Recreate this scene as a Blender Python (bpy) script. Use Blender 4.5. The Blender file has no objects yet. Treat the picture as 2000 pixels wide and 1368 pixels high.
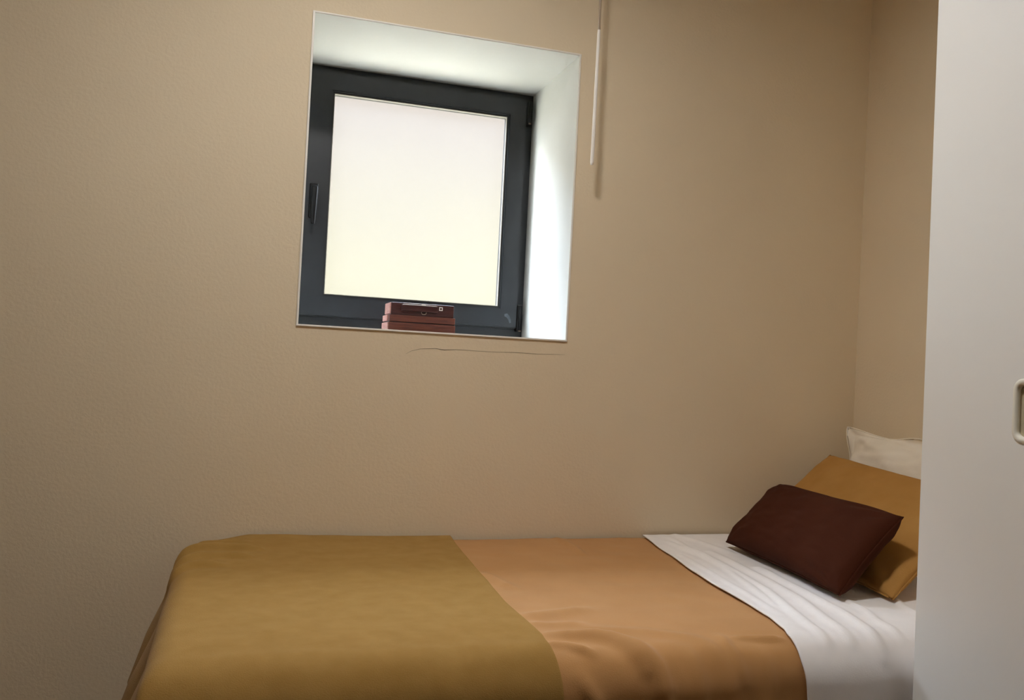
import bpy, bmesh, math, random
from mathutils import Vector, Matrix, noise

# ------------------------------------------------------------------ camera
sc = bpy.context.scene
EYE = 1.03                     # camera height above the floor
cam_d = bpy.data.cameras.new('camera')
cam = bpy.data.objects.new('camera', cam_d)
sc.collection.objects.link(cam)
cam_d.sensor_fit = 'HORIZONTAL'
cam_d.sensor_width = 36.0
cam_d.lens = 30.498
cam_d.clip_start = 0.02
r_, u_, f_ = (0.954776, -0.292902, 0.051094), (-0.052949, 0.001596, 0.998596), (0.292572, 0.956141, 0.013985)
cam.matrix_world = Matrix(((r_[0], u_[0], -f_[0], 0.0),
                           (r_[1], u_[1], -f_[1], 0.0),
                           (r_[2], u_[2], -f_[2], EYE),
                           (0, 0, 0, 1)))
sc.camera = cam

# ------------------------------------------------------------------ sky, exposure
world = bpy.data.worlds.new('world')
sc.world = world
world.use_nodes = True
nt = world.node_tree
nt.nodes.clear()
o_ = nt.nodes.new('ShaderNodeOutputWorld')
bg = nt.nodes.new('ShaderNodeBackground')
geo = nt.nodes.new('ShaderNodeTexCoord')
sep = nt.nodes.new('ShaderNodeSeparateXYZ')
mr = nt.nodes.new('ShaderNodeMapRange')
mr.inputs['From Min'].default_value = -1.0
mr.inputs['From Max'].default_value = 1.0
ramp = nt.nodes.new('ShaderNodeValToRGB')
nt.links.new(geo.outputs['Generated'], sep.inputs[0])
nt.links.new(sep.outputs['Z'], mr.inputs['Value'])
nt.links.new(mr.outputs[0], ramp.inputs[0])
nt.links.new(ramp.outputs[0], bg.inputs[0])
nt.links.new(bg.outputs[0], o_.inputs[0])
SKY = [(0.0, (0.40, 0.38, 0.34)), (0.48, (0.55, 0.53, 0.48)), (0.52, (0.92, 1.0, 1.08)), (0.75, (1.22, 1.40, 1.62)), (1.0, (1.42, 1.68, 2.0))]   # hazy bright sky
cr = ramp.color_ramp
while len(cr.elements) < len(SKY):
    cr.elements.new(0.5)
for e, (p, c) in zip(cr.elements, SKY):
    e.position = p
    e.color = (*c, 1)
bg.inputs['Strength'].default_value = 16.0

sc.view_settings.view_transform = 'Standard'
sc.view_settings.look = 'None'
sc.view_settings.exposure = 0.34
sc.view_settings.gamma = 1.0
sc.view_settings.use_curve_mapping = False
sc.cycles.use_denoising = True
sc.cycles.max_bounces = 14
sc.cycles.diffuse_bounces = 8
sc.cycles.transparent_max_bounces = 8

# ------------------------------------------------------------------ helpers
def link(o, parent=None):
    sc.collection.objects.link(o)
    if parent is not None:
        o.parent = parent
    return o

def tag(o, label=None, cat=None, group=None, kind=None):
    if label: o['label'] = label
    if cat: o['category'] = cat
    if group: o['group'] = group
    if kind: o['kind'] = kind
    return o

def empty(name, loc):
    o = bpy.data.objects.new(name, None)
    o.empty_display_size = 0.1
    o.location = loc
    return link(o)

def build(name, bm, mat, parent=None, smooth=False, keep=False):
    """bm holds world coordinates; the object's origin follows its parent unless keep."""
    me = bpy.data.meshes.new(name)
    bmesh.ops.recalc_face_normals(bm, faces=bm.faces)
    if parent is not None and not keep:
        p, l = parent, Vector((0, 0, 0))
        while p is not None:
            l += p.location
            p = p.parent
        bmesh.ops.translate(bm, verts=bm.verts, vec=-l)
    bm.to_mesh(me)
    bm.free()
    me.materials.append(mat)
    if smooth:
        for f in me.polygons: f.use_smooth = True
    return link(bpy.data.objects.new(name, me), parent)

def box(bm, x0, x1, y0, y1, z0, z1, bev=0.0, seg=2):
    b2 = bmesh.new()
    vs = [b2.verts.new((x, y, z)) for x in (x0, x1) for y in (y0, y1) for z in (z0, z1)]
    for f in ((0, 1, 3, 2), (4, 6, 7, 5), (0, 4, 5, 1), (2, 3, 7, 6), (0, 2, 6, 4), (1, 5, 7, 3)):
        b2.faces.new([vs[i] for i in f])
    if bev:
        bmesh.ops.bevel(b2, geom=list(b2.edges), offset=bev, segments=seg, affect='EDGES', profile=0.5)
    join(bm, b2)

def join(bm, b2):
    m = bpy.data.meshes.new('t')
    b2.to_mesh(m)
    b2.free()
    bm.from_mesh(m)
    bpy.data.meshes.remove(m)

def tube(bm, pts, rad, n=12, cap=True):
    pts = [Vector(p) for p in pts]
    rads = rad if isinstance(rad, (list, tuple)) else [rad] * len(pts)
    rings = []
    ref = Vector((0, 1, 0.01))
    for i, p in enumerate(pts):
        t = (pts[min(i + 1, len(pts) - 1)] - pts[max(i - 1, 0)]).normalized()
        a = t.cross(ref)
        if a.length < 1e-3: a = t.cross(Vector((1, 0, 0)))
        a.normalize()
        b = t.cross(a)
        rings.append([bm.verts.new(p + rads[i] * (math.cos(k * 2 * math.pi / n) * a + math.sin(k * 2 * math.pi / n) * b)) for k in range(n)])
    for q, w in zip(rings, rings[1:]):
        for k in range(n):
            bm.faces.new((q[k], q[(k + 1) % n], w[(k + 1) % n], w[k]))
    if cap:
        bm.faces.new(rings[0][::-1]); bm.faces.new(rings[-1])

def ring_frame(bm, outer, inner, y0, y1, bev=0.0):
    """rectangular ring in the xz plane with mitred corners, from y0 (room side) to y1"""
    b2 = bmesh.new()
    def rect(r, y): return [b2.verts.new(p) for p in ((r[0], y, r[2]), (r[1], y, r[2]), (r[1], y, r[3]), (r[0], y, r[3]))]
    A, B, C, D = rect(outer, y0), rect(inner, y0), rect(outer, y1), rect(inner, y1)
    for k in range(4):
        j = (k + 1) % 4
        for q in ((A[k], A[j], B[j], B[k]), (C[k], D[k], D[j], C[j]), (A[k], C[k], C[j], A[j]), (B[k], B[j], D[j], D[k])):
            b2.faces.new(q)
    if bev:
        es = [e for e in b2.edges if abs(e.verts[0].co.y - y0) < 1e-6 and abs(e.verts[1].co.y - y0) < 1e-6 and len(e.link_faces) == 2
              and abs(e.link_faces[0].normal.dot(e.link_faces[1].normal)) < 0.5 or False]
        b2.normal_update()
        es = [e for e in b2.edges if abs(e.verts[0].co.y - y0) < 1e-6 and abs(e.verts[1].co.y - y0) < 1e-6 and e.calc_face_angle(0) > 0.5]
        bmesh.ops.bevel(b2, geom=es, offset=bev, segments=2, affect='EDGES')
    join(bm, b2)

def srgb(r, g, b):
    f = lambda v: (v / 255 / 12.92) if v / 255 <= 0.04045 else ((v / 255 + 0.055) / 1.055) ** 2.4
    return (f(r), f(g), f(b), 1)

def mat(name, col, rough=0.6, col2=None, nscale=8.0, bump=0.0, bscale=200.0, stretch=(1, 1, 1), spec=0.5, sheen=0.0, metal=0.0, coat=0.0, bdist=0.002):
    m = bpy.data.materials.new(name)
    m.use_nodes = True
    n, l = m.node_tree.nodes, m.node_tree.links
    p = n['Principled BSDF']
    p.inputs['Base Color'].default_value = col
    p.inputs['Roughness'].default_value = rough
    p.inputs['Specular IOR Level'].default_value = spec
    p.inputs['Metallic'].default_value = metal
    p.inputs['Sheen Weight'].default_value = sheen
    p.inputs['Coat Weight'].default_value = coat
    tc = n.new('ShaderNodeTexCoord')
    mp = n.new('ShaderNodeMapping')
    mp.inputs['Scale'].default_value = stretch
    l.new(tc.outputs['Object'], mp.inputs[0])
    if col2:
        nz = n.new('ShaderNodeTexNoise')
        nz.inputs['Scale'].default_value = nscale
        nz.inputs['Detail'].default_value = 4
        l.new(mp.outputs[0], nz.inputs['Vector'])
        rp = n.new('ShaderNodeValToRGB')
        rp.color_ramp.elements[0].position = 0.3
        rp.color_ramp.elements[1].position = 0.7
        rp.color_ramp.elements[0].color = col
        rp.color_ramp.elements[1].color = col2
        l.new(nz.outputs['Fac'], rp.inputs[0])
        l.new(rp.outputs[0], p.inputs['Base Color'])
    if bump:
        nb = n.new('ShaderNodeTexNoise')
        nb.inputs['Scale'].default_value = bscale
        nb.inputs['Detail'].default_value = 3
        l.new(mp.outputs[0], nb.inputs['Vector'])
        b = n.new('ShaderNodeBump')
        b.inputs['Strength'].default_value = bump
        b.inputs['Distance'].default_value = bdist
        l.new(nb.outputs['Fac'], b.inputs['Height'])
        l.new(b.outputs[0], p.inputs['Normal'])
    return m

# ------------------------------------------------------------------ materials
M = {}
M['wall'] = mat('beige_paint', srgb(227, 211, 183), 0.85, srgb(231, 215, 187), 3.0, bump=0.35, bscale=150, spec=0.25)
M['white'] = mat('white_reveal_paint', srgb(208, 208, 203), 0.6, srgb(213, 213, 208), 6.0, bump=0.15, bscale=60, spec=0.3)
M['bead'] = mat('white_edge_bead', srgb(244, 240, 232), 0.5, bump=0.05)
M['ceil'] = mat('ceiling_paint', srgb(240, 237, 231), 0.9, bump=0.1)
M['floor'] = mat('floor_wood', srgb(78, 58, 40), 0.5, srgb(98, 74, 52), 4.0, stretch=(1, 12, 1))
M['crack'] = mat('crack_shadow', srgb(112, 95, 74), 0.95)
M['frame'] = mat('anthracite_aluminium', srgb(32, 35, 39), 0.42, srgb(37, 40, 44), 25, bump=0.05, bscale=500)
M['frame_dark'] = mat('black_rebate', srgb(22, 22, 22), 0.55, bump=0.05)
M['gasket'] = mat('grey_gasket', srgb(150, 146, 136), 0.5, bump=0.05)
M['smear'] = mat('dust_smear', srgb(86, 92, 98), 0.7, srgb(58, 63, 68), 60)
M['handle'] = mat('black_handle', srgb(15, 15, 16), 0.55, bump=0.02, spec=0.25)
M['wood'] = mat('red_brown_wood', srgb(74, 32, 18), 0.55, srgb(106, 48, 26), 9, bump=0.3, bscale=40, stretch=(2, 12, 14))
M['wood_dark'] = mat('dark_mahogany', srgb(46, 14, 9), 0.45, srgb(68, 23, 15), 9, bump=0.3, bscale=40, stretch=(2, 12, 14))
M['wood_daylit'] = mat('daylit_end_wood', srgb(158, 108, 96), 0.5, srgb(188, 140, 128), 12, bump=0.2, bscale=60, stretch=(10, 2, 14))  # box ends coloured lighter for the daylight striking them
M['seam'] = mat('dark_joint', srgb(28, 12, 8), 0.8, bump=0.1)
M['metal'] = mat('worn_nickel', srgb(150, 132, 116), 0.5, metal=0.6, bump=0.1)
M['cordm'] = mat('white_plastic', srgb(250, 244, 238), 0.4, bump=0.02)
M['cordu'] = mat('beige_cord', srgb(206, 190, 170), 0.7, bump=0.2, bscale=600)
M['sheet'] = mat('white_cotton', srgb(243, 240, 240), 0.9, srgb(247, 244, 244), 30, bump=0.15, bscale=350, spec=0.15, sheen=0.1)
M['tan'] = mat('caramel_cotton', srgb(183, 135, 83), 0.8, srgb(189, 141, 89), 12, bump=0.18, bscale=420, spec=0.2, sheen=0.15)
M['olive'] = mat('olive_ochre_fleece', srgb(155, 120, 63), 0.95, srgb(163, 128, 71), 25, bump=0.35, bscale=520, spec=0.08, sheen=0.06)
M['ochre'] = mat('ochre_cotton', srgb(172, 126, 66), 0.9, srgb(180, 134, 74), 14, bump=0.2, bscale=420, spec=0.1)
M['brown'] = mat('chocolate_cotton', srgb(64, 30, 16), 0.9, srgb(69, 33, 18), 14, bump=0.2, bscale=480, spec=0.12)
M['pillow'] = mat('cream_pillowcase', srgb(240, 231, 214), 0.9, srgb(244, 236, 221), 14, bump=0.2, bscale=420, spec=0.15)
M['lacquer'] = mat('white_lacquer', srgb(245, 246, 246), 0.33, srgb(247, 248, 248), 3, bump=0.03, bscale=300, spec=0.9)
M['plastic'] = mat('cream_plastic', srgb(244, 242, 232), 0.4, bump=0.02)
M['cup'] = mat('shaded_plastic', srgb(188, 178, 150), 0.5, bump=0.02)  # shade inside the recessed pull is put into this colour
M['mattress'] = mat('mattress_ticking', srgb(210, 205, 196), 0.9, bump=0.2)
M['bedwood'] = mat('bed_wood', srgb(120, 86, 56), 0.5, srgb(140, 104, 70), 6, stretch=(2, 14, 14))

# frosted window pane: part clear, part scattering, faint gloss
gm = bpy.data.materials.new('frosted_glass')
gm.use_nodes = True
n, l = gm.node_tree.nodes, gm.node_tree.links
n.clear()
out = n.new('ShaderNodeOutputMaterial')
tr = n.new('ShaderNodeBsdfTransparent'); tr.inputs[0].default_value = (0.95, 0.95, 0.95, 1)
tl = n.new('ShaderNodeBsdfTranslucent'); tl.inputs[0].default_value = (0.95, 0.95, 0.95, 1)
gl = n.new('ShaderNodeBsdfGlossy'); gl.inputs['Roughness'].default_value = 0.25
m1 = n.new('ShaderNodeMixShader'); m1.inputs[0].default_value = 0.015
m2 = n.new('ShaderNodeMixShader'); m2.inputs[0].default_value = 0.04
nz = n.new('ShaderNodeTexNoise'); nz.inputs['Scale'].default_value = 300
bp = n.new('ShaderNodeBump'); bp.inputs['Strength'].default_value = 0.1
l.new(nz.outputs['Fac'], bp.inputs['Height'])
l.new(bp.outputs[0], gl.inputs['Normal'])
l.new(tr.outputs[0], m1.inputs[1]); l.new(tl.outputs[0], m1.inputs[2])
l.new(m1.outputs[0], m2.inputs[1]); l.new(gl.outputs[0], m2.inputs[2])
l.new(m2.outputs[0], out.inputs['Surface'])
M['glass'] = gm
lm = bpy.data.materials.new('glowing_shade')
lm.use_nodes = True
lm.node_tree.nodes['Principled BSDF'].inputs['Base Color'].default_value = (0.9, 0.85, 0.75, 1)
LAMP_EMIT = 94.0
lm.node_tree.nodes['Principled BSDF'].inputs['Emission Color'].default_value = (1.0, 0.98, 0.95, 1)
lm.node_tree.nodes['Principled BSDF'].inputs['Emission Strength'].default_value = LAMP_EMIT
M['glow'] = lm

# ------------------------------------------------------------------ room shell
WY = 2.25                                  # face of the back wall
XL, XR, YB, ZC = -1.65, 1.80, -1.9, 2.46
HX0, HX1, HZ0, HZ1 = 0.1174, 0.8443, 0.0646 + EYE, 0.8631 + EYE   # window opening
WT = 0.47                                  # wall thickness

bm = bmesh.new()
box(bm, XL - .1, HX0, WY, WY + WT, -.1, ZC + .1)
box(bm, HX1, XR + .1, WY, WY + WT, -.1, ZC + .1)
box(bm, HX0, HX1, WY, WY + WT, -.1, HZ0)
box(bm, HX0, HX1, WY, WY + WT, HZ1, ZC + .1)
bmesh.ops.remove_doubles(bm, verts=bm.verts, dist=1e-5)
wall = tag(build('wall_back', bm, M['wall']), 'beige painted wall with a deep white window recess', kind='structure')
for nm, a in (('wall_left', (XL - .1, XL, YB - .1, WY, -.1, ZC + .1)), ('wall_right', (XR, XR + .1, YB - .1, WY, -.1, ZC + .1)),
              ('wall_rear', (XL, XR, YB - .1, YB, -.1, ZC + .1))):
    bm = bmesh.new(); box(bm, *a)
    tag(build(nm, bm, M['wall']), {'wall_left': 'plain beige wall at the foot of the bed', 'wall_right': 'beige wall behind the pillows at the bed head', 'wall_rear': 'plain beige wall opposite the window'}[nm], kind='structure')
bm = bmesh.new(); box(bm, XL, XR, YB, WY, -.1, 0)
tag(build('floor', bm, M['floor']), 'brown wooden floor under the bed', kind='structure')
bm = bmesh.new(); box(bm, XL, XR, YB, WY, ZC, ZC + .1)
tag(build('ceiling', bm, M['ceil']), 'plain white ceiling above the bed', kind='structure')

# courtyard outside the window: pale plastered wall opposite, unseen pale ground added to bounce daylight
def facade():
    m = mat('courtyard_plaster', srgb(170, 165, 148), 0.95, spec=0.05)
    n, l = m.node_tree.nodes, m.node_tree.links
    p = n['Principled BSDF']
    tc = n.new('ShaderNodeTexCoord'); sp = n.new('ShaderNodeSeparateXYZ')
    nzz = n.new('ShaderNodeTexNoise'); nzz.inputs['Scale'].default_value = 0.8
    ad = n.new('ShaderNodeMath'); ad.operation = 'MULTIPLY_ADD'; ad.inputs[1].default_value = 0.5
    rp = n.new('ShaderNodeValToRGB')
    l.new(tc.outputs['Object'], sp.inputs[0]); l.new(tc.outputs['Object'], nzz.inputs['Vector'])
    l.new(nzz.outputs['Fac'], ad.inputs[0]); l.new(sp.outputs['Z'], ad.inputs[2])
    mrr = n.new('ShaderNodeMapRange'); mrr.inputs['From Min'].default_value = 0.0; mrr.inputs['From Max'].default_value = 4.0
    l.new(ad.outputs[0], mrr.inputs['Value']); l.new(mrr.outputs[0], rp.inputs[0])
    rp.color_ramp.elements[0].position = .42; rp.color_ramp.elements[0].color = FAC0
    rp.color_ramp.elements[1].position = .74; rp.color_ramp.elements[1].color = FAC1
    l.new(rp.outputs[0], p.inputs['Base Color'])
    return m
FAC0, FAC1 = srgb(90, 87, 76), srgb(80, 76, 75)
bm = bmesh.new(); box(bm, -5, 7, 5.7, 5.9, -.1, 3.7)
tag(build('wall_courtyard', bm, facade()), 'plain plastered courtyard wall seen blurred through the window', kind='structure')
bm = bmesh.new(); box(bm, -5, 7, WY, WY + WT, ZC + .102, 7.0)  # added out of view to keep sky light off the courtyard wall
tag(build('wall_sky_blocker', bm, M['wall']), 'unseen wall added above the bedroom to block sky light from the courtyard wall', kind='structure')
bm = bmesh.new(); box(bm, -5, 7, WY + WT + .002, 5.698, -.1, 0)
tag(build('ground_bounce', bm, mat('pale_bounce_ground', srgb(176, 167, 148), 0.9, srgb(186, 177, 158), 3, bump=0.2)), 'unseen pale ground added outside the window to bounce daylight', kind='structure')

# white lining of the recess, 4 mm thick and a hair proud of the wall
LT, LY0, LY1 = 0.0042, WY - 0.0025, WY + 0.455
for a in ((HX0, HX0 + LT, LY0, LY1, HZ0, HZ1), (HX1 - LT, HX1, LY0, LY1, HZ0, HZ1),
          (HX0 + LT, HX1 - LT, LY0, LY1, HZ0, HZ0 + LT), (HX0 + LT, HX1 - LT, LY0, LY1, HZ1 - LT, HZ1)):
    bm = bmesh.new(); box(bm, *a)
    build('recess_lining', bm, M['white'], wall)

bm = bmesh.new()
ring_frame(bm, (HX0 - .001, HX1 + .001, HZ0 - .001, HZ1 + .001), (HX0 + LT - .0003, HX1 - LT + .0003, HZ0 + LT - .0003, HZ1 - LT + .0003), LY0 - .0020, LY0 + .0005, .0012)
build('edge_bead', bm, M['bead'], wall)

# hairline crack in the plaster below the window
def ribbon(bm, pts, w, y):
    vs = []
    for i, (x, z, k) in enumerate(pts):
        vs.append((bm.verts.new((x, y, EYE + z + w * k)), bm.verts.new((x, y, EYE + z - w * k)), bm.verts.new((x, y + .002, EYE + z - w * k)), bm.verts.new((x, y + .002, EYE + z + w * k))))
    for a, b in zip(vs, vs[1:]):
        for k in range(4):
            bm.faces.new((a[k], a[(k + 1) % 4], b[(k + 1) % 4], b[k]))
bm = bmesh.new()
ribbon(bm, [(.3983, .0068, .2), (.4127, .0156, .5), (.4355, .0222, .7), (.4764, .0257, .8), (.5015, .0230, 1.2), (.532, .026, .6), (.5884, .0249, .4), (.6455, .0251, .4), (.7034, .0267, .7), (.7623, .0256, .5), (.8414, .0283, .2)], 0.0007, WY - .0003)
build('plaster_crack', bm, M['crack'], wall)

# ------------------------------------------------------------------ window
win = tag(empty('window_1', ((HX0 + HX1) / 2, 2.65, HZ0)), 'square dark grey window with a frosted bright pane in a white recess', kind='structure')
FY = 2.65
bm = bmesh.new()
o_r = (HX0 + LT, HX1 - LT, HZ0 + LT, HZ1 - LT)
ring_frame(bm, o_r, (HX0 + .035, HX1 - .035, HZ0 + .055, HZ1 - .035), FY, FY + .055, 0.002)
build('outer_frame', bm, M['frame'], win)
SY = 2.626
S_out = (.1405, .8135, .1085 + EYE, .8370 + EYE)
S_in = (.2080, .7560, .1700 + EYE, .7800 + EYE)
bm = bmesh.new()
ring_frame(bm, S_out, S_in, SY, FY + .03, 0.003)
sash = build('sash', bm, M['frame'], win)
bm = bmesh.new()
e = .0035
ring_frame(bm, S_in, (S_in[0] + e, S_in[1] - e, S_in[2] + e, S_in[3] - e), SY + .008, SY + .02)
build('glazing_bead', bm, M['frame_dark'], sash)
bm = bmesh.new()
g = e + .0022
ring_frame(bm, (S_in[0] + e, S_in[1] - e, S_in[2] + e, S_in[3] - e), (S_in[0] + g, S_in[1] - g, S_in[2] + g, S_in[3] - g), SY + .010, SY + .02)
build('gasket', bm, M['gasket'], sash)
bm = bmesh.new()
box(bm, S_in[0] + .001, S_in[1] - .001, SY + .021, SY + .025, S_in[2] + .001, S_in[3] - .001)
build('pane', bm, M['glass'], sash)
# rebate shadow line between sash and frame along the bottom
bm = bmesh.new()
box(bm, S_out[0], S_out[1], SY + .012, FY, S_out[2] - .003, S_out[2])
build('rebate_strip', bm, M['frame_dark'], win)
# dust smear at the lower right corner of the sash
bm = bmesh.new()
sm = [(.772, .150), (.781, .153), (.789, .146), (.794, .134), (.795, .124), (.790, .122), (.787, .132), (.780, .141), (.773, .143)]
a = [bm.verts.new((x, SY - .0006, EYE + z)) for x, z in sm]; b = [bm.verts.new((x, SY + .001, EYE + z)) for x, z in sm]
bm.faces.new(a); bm.faces.new(b[::-1])
for k in range(len(a)): bm.faces.new((a[k], b[k], b[(k + 1) % len(a)], a[(k + 1) % len(a)]))
build('dust_smear', bm, M['smear'], sash)
# handle: backplate, neck, downward lever
hx = .166
bm = bmesh.new(); box(bm, hx - .013, hx + .013, SY - .009, SY, .395 + EYE, .498 + EYE, .004)
hd = build('handle', bm, M['handle'], sash, True)
bm = bmesh.new(); tube(bm, [(hx, SY - .005, .474 + EYE), (hx, SY - .03, .474 + EYE)], .008)
build('neck', bm, M['handle'], hd, True)
bm = bmesh.new()
box(bm, hx - .010, hx + .010, SY - .042, SY - .028, .374 + EYE, .486 + EYE, .006, 3)
for v in bm.verts:
    t = (v.co.z - EYE - .374) / .112
    v.co.x = hx + (v.co.x - hx) * (0.62 + 0.38 * t)
    v.co.y += .006 * (1 - t) ** 2
build('lever', bm, M['handle'], hd, True)
# hinges on the right stile
for zz, hh in ((.795, .075), (.140, .085)):
    bm = bmesh.new()
    box(bm, .8145, .829, SY - .004, FY + .002, zz - hh / 2 + EYE, zz + hh / 2 + EYE, .003)
    hg = build('hinge', bm, M['frame_dark'], win)
    bm = bmesh.new()
    tube(bm, [(.822, SY - .008, zz - hh / 2 + .004 + EYE), (.822, SY - .008, zz + hh / 2 - .004 + EYE)], .0062)
    build('hinge_barrel', bm, M['handle'], hg, True)
    bm = bmesh.new()
    tube(bm, [(.822, SY - .008, zz - hh / 2 + EYE), (.822, SY - .008, zz - hh / 2 + .004 + EYE)], .0045)
    build('hinge_pin', bm, M['metal'], hg, True)

# ------------------------------------------------------------------ wooden boxes on the sill
SZ = HZ0 + LT + .0004
bx0, bx1, by0, by1 = .371, .563, 2.40, 2.515
wb = tag(empty('wooden_box', ((bx0 + bx1) / 2, (by0 + by1) / 2, SZ)), 'wide reddish-brown wooden box on the window sill, underneath a smaller box', 'box')
bm = bmesh.new(); box(bm, bx0 + .002, bx1, by0, by1, SZ, SZ + .0255, .0012)
bd = build('body', bm, M['wood'], wb)
bm = bmesh.new(); box(bm, bx0 + .004, bx1 - .003, by0 + .003, by1 - .003, SZ + .0250, SZ + .0285)
build('joint', bm, M['seam'], wb)
bm = bmesh.new(); box(bm, bx0 + .004, bx1 - .001, by0 + .001, by1, SZ + .0282, SZ + .0465, .0012)
ld = build('lid', bm, M['wood'], wb)
bm = bmesh.new(); box(bm, bx0 - .0005, bx0 + .0035, by0 + .004, by1 - .004, SZ + .001, SZ + .025, .001)
build('end_panel', bm, M['wood_daylit'], wb)
bm = bmesh.new(); box(bm, bx0 + .001, bx0 + .0055, by0 + .03, by1 - .006, SZ + .029, SZ + .046, .001)
build('end_panel', bm, M['wood_daylit'], wb)
T0 = SZ + .0468
ux0, ux1, uy0, uy1, uh = .3755, .5575, 2.404, 2.500, .0345
ub = tag(empty('wooden_box', ((ux0 + ux1) / 2, (uy0 + uy1) / 2, T0)), 'dark mahogany box with raised front panel and ring pull, topmost on the sill', 'box')
bm = bmesh.new(); box(bm, ux0 + .003, ux1, uy0, uy1, T0, T0 + uh, .0015)
build('body', bm, M['wood_dark'], ub)
bm = bmesh.new(); box(bm, ux0, ux0 + .004, uy0 + .002, uy1 - .003, T0 + .002, T0 + uh - .001, .0015)
build('end_panel', bm, M['wood_daylit'], ub)
bm = bmesh.new(); box(bm, ux0 + .032, ux1 - .048, uy0 - .006, uy0 + .001, T0 + .0115, T0 + .029, .0015)
fp = build('front_panel', bm, M['wood_dark'], ub)
bm = bmesh.new()
tube(bm, [(ux0 + .034, uy0 - .0065, T0 + .0292), (ux0 + .08, uy0 - .0068, T0 + .0295), (ux1 - .05, uy0 - .0065, T0 + .0292)], .0008, 6)
build('edging', bm, M['metal'], fp)
bm = bmesh.new()
tube(bm, [(ux0 + .037, uy0 - .001, T0 + .0335), (ux1 - .052, uy0 - .001, T0 + .0335)], .0006, 6)  # thin bright tube stands for the highlight along the top edge
box(bm, ux0 + .088, ux0 + .100, uy0 - .003, uy0 + .001, T0 + .0300, T0 + .0335, .0006)
build('clasp_and_highlight', bm, M['metal'], ub)
bm = bmesh.new()
cx, cz = ux0 + .095, T0 + .0095
tube(bm, [(cx + .007 * math.cos(a), uy0 - .0045, cz + .005 * math.sin(a)) for a in [i * 2 * math.pi / 20 for i in range(21)]], .0010, 6, False)
build('ring_pull', bm, M['metal'], ub, True)
bm = bmesh.new()
qx, qz, qs = ux1 - .038, T0 + .0235, .0050
ring_frame(bm, (qx - qs, qx + qs, qz - qs, qz + qs), (qx - .003, qx + .003, qz - .003, qz + .003), uy0 - .0012, uy0 + .0005)
build('square_inlay', bm, M['cordm'], ub)

# ------------------------------------------------------------------ pull cord
cX, cY = .864, 2.175
cd = tag(empty('pull_cord', (cX, cY, ZC)), 'thin white pull cord hanging on the wall right of the window', 'cord')
bm = bmesh.new(); tube(bm, [(cX, cY, ZC - .012), (cX + .001, cY, 1.93)], .0035, 10)
build('cord', bm, M['cordu'], cd, True)
bm = bmesh.new(); tube(bm, [(cX + .001, cY, 1.945), (cX + .001, cY, 1.93), (cX + .0005, cY, 1.75), (cX, cY, EYE + .551), (cX, cY, EYE + .543)], [.003, .0044, .0048, .0052, .0038], 10)
build('wand', bm, M['cordm'], cd, True)
bm = bmesh.new(); tube(bm, [(cX, cY, ZC), (cX, cY, ZC - .004), (cX, cY, ZC - .016)], [.016, .016, .006], 16)
build('ceiling_mount', bm, M['cordm'], cd, True)

# ------------------------------------------------------------------ ceiling lamp (just out of view overhead)
LX, LYY = .26, 1.29
lp = tag(empty('ceiling_lamp', (LX, LYY, ZC)), 'round flush ceiling lamp over the middle of the room', 'lamp')
bm = bmesh.new(); tube(bm, [(LX, LYY, ZC), (LX, LYY, ZC - .025)], .13, 32)
build('base', bm, M['cordm'], lp)
bm = bmesh.new()
tube(bm, [(LX, LYY, ZC - .024), (LX, LYY, ZC - .027), (LX, LYY, ZC - .029)], [.12, .119, .112], 32)
build('diffuser', bm, M['glow'], lp, True)
bm = bmesh.new()
NR = 40
rg = [[bm.verts.new((LX + r * math.cos(2 * math.pi * k / NR), LYY + r * math.sin(2 * math.pi * k / NR), z)) for k in range(NR)]
      for r, z in ((.131, ZC - .022), (.131, ZC - .055), (.126, ZC - .055), (.126, ZC - .022))]
for a, b in zip(rg, rg[1:] + rg[:1]):
    for k in range(NR): bm.faces.new((a[k], a[(k + 1) % NR], b[(k + 1) % NR], b[k]))
build('cutoff_rim', bm, M['cordm'], lp, True)  # unseen rim added to cut lamp light high on wall and wardrobe

# ------------------------------------------------------------------ bed
BT = -.476 + EYE             # top of the made bed
YF, RR, Y0 = 1.31, .07, 2.238
FX = -.115                   # foot edge
FLAT = Y0 - YF - RR
ARC = RR * math.pi / 2
bed = tag(empty('bed', (.84, 1.78, 0)), 'single bed pushed against the wall under the window, covered in blankets', 'bed')
bm = bmesh.new(); box(bm, FX + .02, 1.785, YF + .03, Y0 - .006, .16, .30, .01)
build('bed_base', bm, M['bedwood'], bed)
bm = bmesh.new(); box(bm, FX + .012, 1.787, YF + .012, Y0 - .004, .302, BT - .014, .055, 5)
build('mattress', bm, M['mattress'], bed, True)
for x in (FX + .06, 1.74):
    for y in (YF + .07, Y0 - .05):
        bm = bmesh.new(); tube(bm, [(x, y, 0), (x, y, .165)], [.022, .028], 16)
        build('leg', bm, M['bedwood'], bed)

def prof(s, off):
    """cross-section of the bed from the wall (s=0) over the front edge and down: (y, z, normal)"""
    if s <= FLAT: return Y0 - s, BT + off, (0, 1)
    if s <= FLAT + ARC:
        a = (s - FLAT) / RR
        return YF + RR - (RR + off) * math.sin(a), BT - RR + (RR + off) * math.cos(a), (-math.sin(a), math.cos(a))
    return YF - off, BT - RR - (s - FLAT - ARC), (-1, 0)

def interp(tab, s):
    if s <= tab[0][0]: return tab[0][1]
    for (a, p), (b, q) in zip(tab, tab[1:]):
        if s <= b:
            t = (s - a) / (b - a)
            t = t * t * (3 - 2 * t) * .35 + t * .65
            return p + (q - p) * t
    return tab[-1][1]

def segd(px, py, ax, ay, bx, by):
    dx, dy = bx - ax, by - ay
    t = max(0, min(1, ((px - ax) * dx + (py - ay) * dy) / (dx * dx + dy * dy + 1e-12)))
    return math.hypot(px - ax - t * dx, py - ay - t * dy), t

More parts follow.
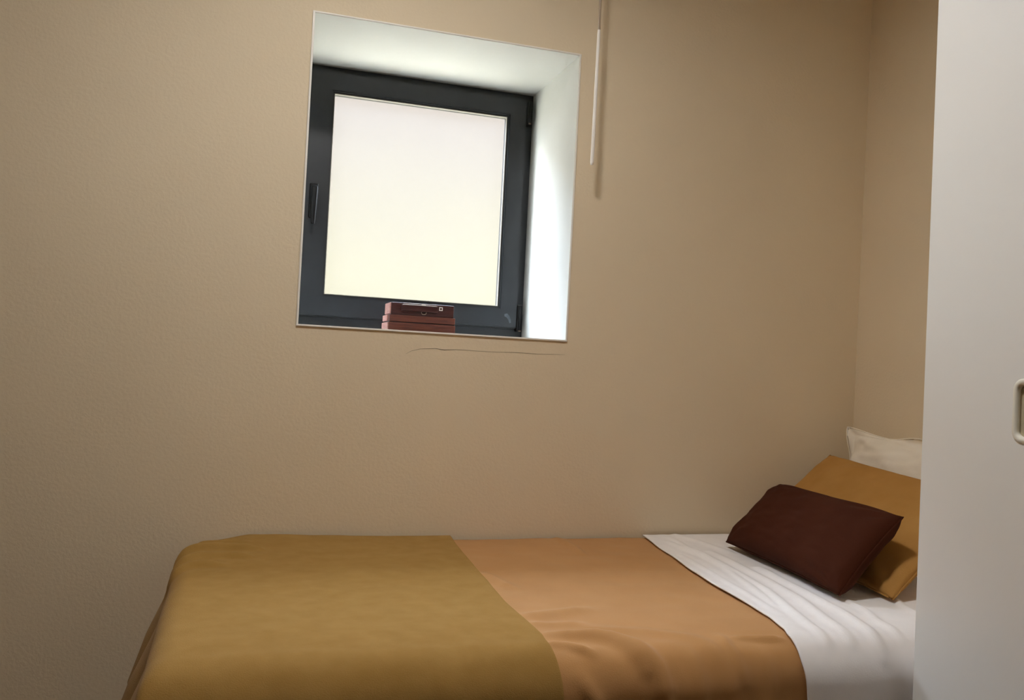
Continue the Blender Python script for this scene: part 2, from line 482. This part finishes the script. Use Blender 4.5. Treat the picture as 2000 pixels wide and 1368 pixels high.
def ridges(x, s, rl):
    h = 0
    for pts, amp, w in rl:
        best, bt = 9, 0
        nseg = len(pts) - 1
        for i in range(nseg):
            d, t = segd(x, s, *pts[i], *pts[i + 1])
            if d < best: best, bt = d, (i + t) / nseg
        if best < 4 * w:
            fade = min(1, 4 * min(bt + .12, 1.12 - bt))
            q = best / w
            h += amp * fade * (1.25 * math.exp(-q * q) - .25 * math.exp(-(q / 2.2) ** 2))
    return h

def nz2(x, s, sc_, seed=0):
    return noise.noise(Vector((x * sc_, s * sc_, seed)))

def drape(name, xl, xr, smax, off, nu, nv, matl, bump, thick, label, cat, xmap=None):
    bm = bmesh.new()
    rows = []
    for j in range(nv + 1):
        s = smax * j / nv
        a, b = xl(s), xr(s)
        row = []
        for i in range(nu + 1):
            x = a + (b - a) * i / nu
            h = bump(x, s)
            y, z, nn = prof(s, off)
            row.append(bm.verts.new((x, y + nn[0] * h, z + nn[1] * h)))
        rows.append(row)
    for p, q in zip(rows, rows[1:]):
        for i in range(nu):
            bm.faces.new((p[i], p[i + 1], q[i + 1], q[i]))
    o = build(name, bm, matl, None, True)
    md = o.modifiers.new('thickness', 'SOLIDIFY'); md.thickness = thick; md.offset = 1.0 if thick > 0 else -1.0
    return tag(o, label, cat)

# white sheet over the head half of the mattress, its top turned down over the caramel cover
WEDGE = [(-.02, 1.101), (.208, 1.066), (.408, 1.033), (.544, 1.020), (.656, 1.013), (.759, 1.004), (.838, .985), (.87, .972), (.924, .968), (.993, .976), (1.3, .985)]
W_R = [([(1.13, .10), (1.146, .326), (1.132, .466), (1.112, .60), (1.075, .728), (1.045, .84), (1.035, .90)], .0042, .010),
       ([(1.19, .22), (1.175, .40), (1.168, .515), (1.147, .66), (1.107, .80), (1.088, .90)], .0038, .010),
       ([(1.22, .40), (1.199, .51), (1.190, .626), (1.170, .774), (1.150, .86), (1.142, .93)], .0045, .011),
       ([(1.25, .66), (1.232, .763), (1.205, .828), (1.20, .90)], .0032, .009),
       ([(1.16, .05), (1.142, .231), (1.130, .379), (1.098, .554), (1.06, .70)], .0030, .008),
       ([(1.37, .68), (1.34, .74), (1.33, .80)], .003, .008),
       ([(1.20, .0), (1.22, .12), (1.24, .24)], .003, .012),
       ([(1.085, .25), (1.07, .42), (1.055, .58), (1.035, .75)], .0016, .007)]
def w_b(x, s):
    return 1.5 * ridges(x, s, W_R) + .0022 * nz2(x, s, 6, 3) + .0010 * nz2(x * 3, s * .8, 9, 5)
drape('bed_sheet', lambda s: interp(WEDGE, s), lambda s: 1.786, 1.22, .0040, 150, 220, M['sheet'], w_b, .003,
      'white cotton sheet with long creases over the pillow end of the bed', 'sheet')

T_R = [([(.541, .801), (.595, .815), (.632, .84), (.655, .875), (.668, .92)], .0085, .015),
       ([(.600, .800), (.640, .825), (.672, .865), (.692, .92), (.702, .99)], .0080, .015),
       ([(.515, .850), (.545, .856), (.580, .880)], .0050, .011),
       ([(.528, .690), (.586, .674), (.662, .655)], .0045, .018),
       ([(.525, .735), (.56, .742), (.62, .735)], .0035, .014),
       ([(.535, .36), (.548, .424), (.562, .48)], .0040, .016),
       ([(.84, .0), (.847, .11), (.838, .192)], .0045, .012),
       ([(.62, .76), (.72, .80), (.79, .85), (.82, .93), (.83, 1.0)], .0035, .02),
       ([(.873, .857), (.914, .864), (.955, .872)], .0045, .010),
       ([(.849, .843), (.838, .880), (.851, .955)], .0035, .012),
       ([(.76, .89), (.765, .95), (.77, 1.02)], .0035, .014),
       ([(.90, .90), (.905, .96), (.90, 1.04)], .0030, .014),
       ([(.55, .93), (.575, .97), (.585, 1.03)], .0035, .014)]
def t_b(x, s):
    w = 1 + 1.2 * max(0, min(1, (s - .8) / .15))
    return 1.4 * ridges(x, s, T_R) + w * .0022 * nz2(x, s, 7, 11) + .0016 * nz2(x, s, 16, 17) * w
drape('bed_cover', lambda s: .30, lambda s: interp(WEDGE, s) + .10, 1.22, -.0035, 160, 230, M['tan'], t_b, .0025,
      'smooth caramel cotton cover between the olive blanket and the white sheet', 'bed cover')

# olive fleece blanket over the foot half; it drops over the front and over the foot end
SEAM = [(-.02, .541), (.214, .526), (.407, .516), (.623, .508), (.753, .511), (.821, .513), (.86, .509), (.885, .510), (.96, .515), (1.3, .52)]
O_R = [([(-.12, .15), (-.075, .125), (-.02, .13), (.05, .14)], .0050, .011),
       ([(-.12, .235), (-.075, .205), (-.02, .205), (.03, .21)], .0040, .010),
       ([(-.12, .31), (-.08, .285), (-.03, .28)], .0040, .012),
       ([(-.10, .06), (-.05, .07), (.02, .08)], .0030, .012)]
NU, NV = 200, 280
RX = .035
bm = bmesh.new()
rows = []
OFF = .0075
for j in range(NV + 1):
    s = 1.22 * j / NV
    xs_ = interp(SEAM, s)
    drop_len = .20 + .10 * max(0, min(1, (s - .5) / .4))
    tot = (xs_ - FX - RX) + RX * math.pi / 2 + drop_len
    row = []
    for i in range(NU + 1):
        a = tot * i / NU
        y, z, nn = prof(s, OFF)
        flat_x = xs_ - FX - RX
        x = xs_ - a
        nx = 0.0
        dz = 0.0
        if a > flat_x:
            # plan rounding of the corner by the wall
            if a <= flat_x + RX * math.pi / 2:
                th = (a - flat_x) / RX
                x = FX + RX - (RX + OFF) * math.sin(th)
                dz = (RX + OFF) * (1 - math.cos(th))
                nx = math.sin(th)
            else:
                d = a - flat_x - RX * math.pi / 2
                x = FX - OFF - .30 * d - .012 * math.sin(s * 24 + 1) * min(1, d / .1)
                dz = RX + OFF + d * .95
                nx = 1.0
        # the cloth rises a little where it is tucked along the wall
        dyy = BT + OFF - z
        if dyy > 0 and dz > 0:
            z = BT + OFF - math.hypot(dyy, dz)
        else:
            z -= dz
        h = 2.6 * ridges(x, s, O_R) + .0030 * nz2(x, s, 4, 21) + .0012 * nz2(x, s, 14, 25)
        lift = .008 * math.exp(-((s - .02) / .10) ** 2) * math.exp(-((x - .05) / .20) ** 2)
        near = math.exp(-(s / .07) ** 2) * max(0, min(1, (.03 - x) / .16))
        x += .035 * near
        z -= .020 * near
        k = math.sqrt(max(0, 1 - nx * nx))
        row.append(bm.verts.new((x - nx * h, y + nn[0] * h * k, z + nn[1] * h * k + lift)))
    rows.append(row)
for p, q in zip(rows, rows[1:]):
    for i in range(NU):
        bm.faces.new((p[i], p[i + 1], q[i + 1], q[i]))
bl = build('blanket', bm, M['olive'], None, True)
md = bl.modifiers.new('thickness', 'SOLIDIFY'); md.thickness = .006; md.offset = 0
md = bl.modifiers.new('round', 'BEVEL'); md.width = .002; md.segments = 2; md.limit_method = 'ANGLE'; md.angle_limit = 1.0
tag(bl, 'soft olive-gold fleece blanket draped over the foot of the bed', 'blanket')

# ------------------------------------------------------------------ pillows
def pillow(name, bl_, br_, tl_, tr_, T, matl, label, cat, pinch=.06, seed=0, wr=.004, flange=0.0, seam_r=.0022, n=44, sag=0.0, full=1.0):
    """four corner points (seen from the room side), thickness T"""
    P = [Vector(p) for p in (bl_, br_, tl_, tr_)]
    C = sum(P, Vector()) / 4
    U = ((P[1] - P[0]) + (P[3] - P[2])).normalized()
    V = ((P[2] - P[0]) + (P[3] - P[1])).normalized()
    N = U.cross(V).normalized()
    base = Vector((C.x, C.y, min(p.z for p in P)))
    root = tag(empty(name, base), label, cat)
    def pos(a, b, side):
        # a,b in -1..1 ; edges bow inward so that the corners stick out
        aa = a * (1 - pinch * (1 - b * b))
        bb = b * (1 - pinch * 1.3 * (1 - a * a))
        s, t = (aa + 1) / 2, (bb + 1) / 2
        q = P[0] * (1 - s) * (1 - t) + P[1] * s * (1 - t) + P[2] * (1 - s) * t + P[3] * s * t
        fa, fb = 1 - min(1, abs(a) / (1 - flange)) ** 2.6, 1 - min(1, abs(b) / (1 - flange)) ** 2.6
        h = T / 2 * (max(fa, 0) ** (.55 / full)) * (max(fb, 0) ** (.55 / full))
        w = wr * (noise.noise(Vector((a * 3 + seed, b * 3, side * 4))) + .5 * noise.noise(Vector((a * 8 + seed, b * 7, side * 9))))
        edge = max(abs(a), abs(b))
        w *= min(1, (1 - edge) * 8)
        # corner puckers
        r = math.hypot(1 - abs(a), 1 - abs(b))
        ang = math.atan2(1 - abs(b), 1 - abs(a) + 1e-6)
        w += T * .035 * math.sin(ang * 9 + seed) * math.exp(-((r - .35) / .2) ** 2)
        q = q + N * side * (h + w * (1 if h > .001 else 0))
        if flange and max(abs(a), abs(b)) > 1 - flange:
            k = (max(abs(a), abs(b)) - 1 + flange) / flange
            q = q + N * .012 * k * math.sin(a * 6 + b * 5 + seed) + V * .006 * k * math.sin(a * 7 + 2.2)
        q.z -= sag * (1 - a * a) * max(0, b)
        return q
    bm = bmesh.new()
    G = {}
    for side in (1, -1):
        for i in range(n + 1):
            for j in range(n + 1):
                a, b = math.sin((i / n - .5) * math.pi), math.sin((j / n - .5) * math.pi)
                a = .5 * a + .5 * (2 * i / n - 1); b = .5 * b + .5 * (2 * j / n - 1)
                border = i in (0, n) or j in (0, n)
                if side == -1 and border:
                    G[(side, i, j)] = G[(1, i, j)]
                else:
                    G[(side, i, j)] = bm.verts.new(pos(a, b, side))
    for side in (1, -1):
        for i in range(n):
            for j in range(n):
                q = [G[(side, i, j)], G[(side, i + 1, j)], G[(side, i + 1, j + 1)], G[(side, i, j + 1)]]
                bm.faces.new(q if side == 1 else q[::-1])
    cover = build('cover', bm, matl, root, True)
    bm = bmesh.new()
    pts = []
    N_ = 40
    for k in range(N_): pts.append(pos(-1 + 2 * k / N_, -1, 1))
    for k in range(N_): pts.append(pos(1, -1 + 2 * k / N_, 1))
    for k in range(N_): pts.append(pos(1 - 2 * k / N_, 1, 1))
    for k in range(N_ + 1): pts.append(pos(-1, 1 - 2 * k / N_, 1))
    tube(bm, pts, seam_r, 6, False)
    build('seam', bm, matl, root, True)
    return root

Z = lambda z: z + EYE
pillow('pillow', (1.700, 2.20, Z(-.44)), (1.700, 1.56, Z(-.44)), (1.742, 2.19, Z(-.150)), (1.742, 1.55, Z(-.150)), .10, M['pillow'],
       'cream white pillow standing at the back against the head wall', 'pillow', pinch=.04, seed=3, wr=.012, flange=.085, seam_r=.0018)
pillow('pillow', (1.392, 2.19, Z(-.455)), (1.332, 1.515, Z(-.460)), (1.664, 2.175, Z(-.227)), (1.645, 1.56, Z(-.255)), .086, M['ochre'],
       'plain ochre pillow leaning between the white pillow and the brown cushion', 'pillow', pinch=.035, seed=8, wr=.005, full=1.2)
pillow('cushion', (1.259, 2.059, Z(-0.4526)), (1.218, 1.540, Z(-0.4546)), (1.419, 2.057, Z(-0.2982)), (1.375, 1.545, Z(-0.2922)), .112, M['brown'],
       'small dark brown rectangular cushion lying in front of the ochre pillow', 'cushion', pinch=.035, seed=14, wr=.004, full=1.35)

# ------------------------------------------------------------------ wardrobe
WX, WYF = 1.177, 1.279
wd = tag(empty('wardrobe', (1.48, .70, 0)), 'tall white lacquered wardrobe hiding the pillow end of the bed', 'wardrobe')
bm = bmesh.new(); box(bm, WX + .024, 1.795, .02, WYF - .012, .0, 2.30)
build('body', bm, M['lacquer'], wd)
hy0, hy1, hz0, hz1 = 1.030, 1.0795, Z(-.078), Z(.006)      # hole for the recessed pull
dy0 = .40
bm = bmesh.new()
for a in ((hy1, WYF, .03, 2.28), (dy0, hy0, .03, 2.28), (hy0, hy1, .03, hz0), (hy0, hy1, hz1, 2.28)):
    box(bm, WX, WX + .02, a[0], a[1], a[2], a[3])
bmesh.ops.remove_doubles(bm, verts=bm.verts, dist=1e-5)
LEAN = .0094
def lean(bm):
    for v in bm.verts: v.co.y += LEAN * (v.co.z - Z(-.57)) * 1.0
lean(bm)
door = build('door', bm, M['lacquer'], wd)
def rrect(y0, y1, z0, z1, r, k=6):
    pts = []
    for cy, cz, a0 in ((y1 - r, z1 - r, 0), (y0 + r, z1 - r, 90), (y0 + r, z0 + r, 180), (y1 - r, z0 + r, 270)):
        for i in range(k + 1):
            a = math.radians(a0 + 90 * i / k)
            pts.append((cy + r * math.cos(a), cz + r * math.sin(a)))
    return pts
bm = bmesh.new()
R1 = rrect(hy0 - .008, hy1 + .0085, hz0 - .009, hz1 + .009, .018)
R2 = rrect(hy0 - .006, hy1 + .0065, hz0 - .007, hz1 + .007, .016)
R3 = rrect(hy0 + .001, hy1 - .0005, hz0 + .001, hz1 - .001, .010)
layers = [(R1, WX - .0002), (R2, WX - .0028), (R3, WX - .0015), (R3, WX + .006)]
vv = [[bm.verts.new((x, y, z)) for y, z in R] for R, x in layers]
for p, q in zip(vv, vv[1:]):
    for k in range(len(p)):
        bm.faces.new((p[k], p[(k + 1) % len(p)], q[(k + 1) % len(p)], q[k]))
lean(bm)
pull = build('recessed_pull', bm, M['plastic'], door, True)
bm = bmesh.new()
fa = [bm.verts.new((WX + .006, y, z)) for y, z in R3]
fb = [bm.verts.new((WX + .0085, y, z)) for y, z in R3]
bm.faces.new(fa); bm.faces.new(fb[::-1])
for k in range(len(fa)): bm.faces.new((fa[k], fb[k], fb[(k + 1) % len(fa)], fa[(k + 1) % len(fa)]))
lean(bm)
# second door further along, out of view
bm2 = bmesh.new(); box(bm2, WX, WX + .02, .025, dy0 - .004, .03, 2.28)
build('cup', bm, M['cup'], door)
build('door', bm2, M['lacquer'], wd)
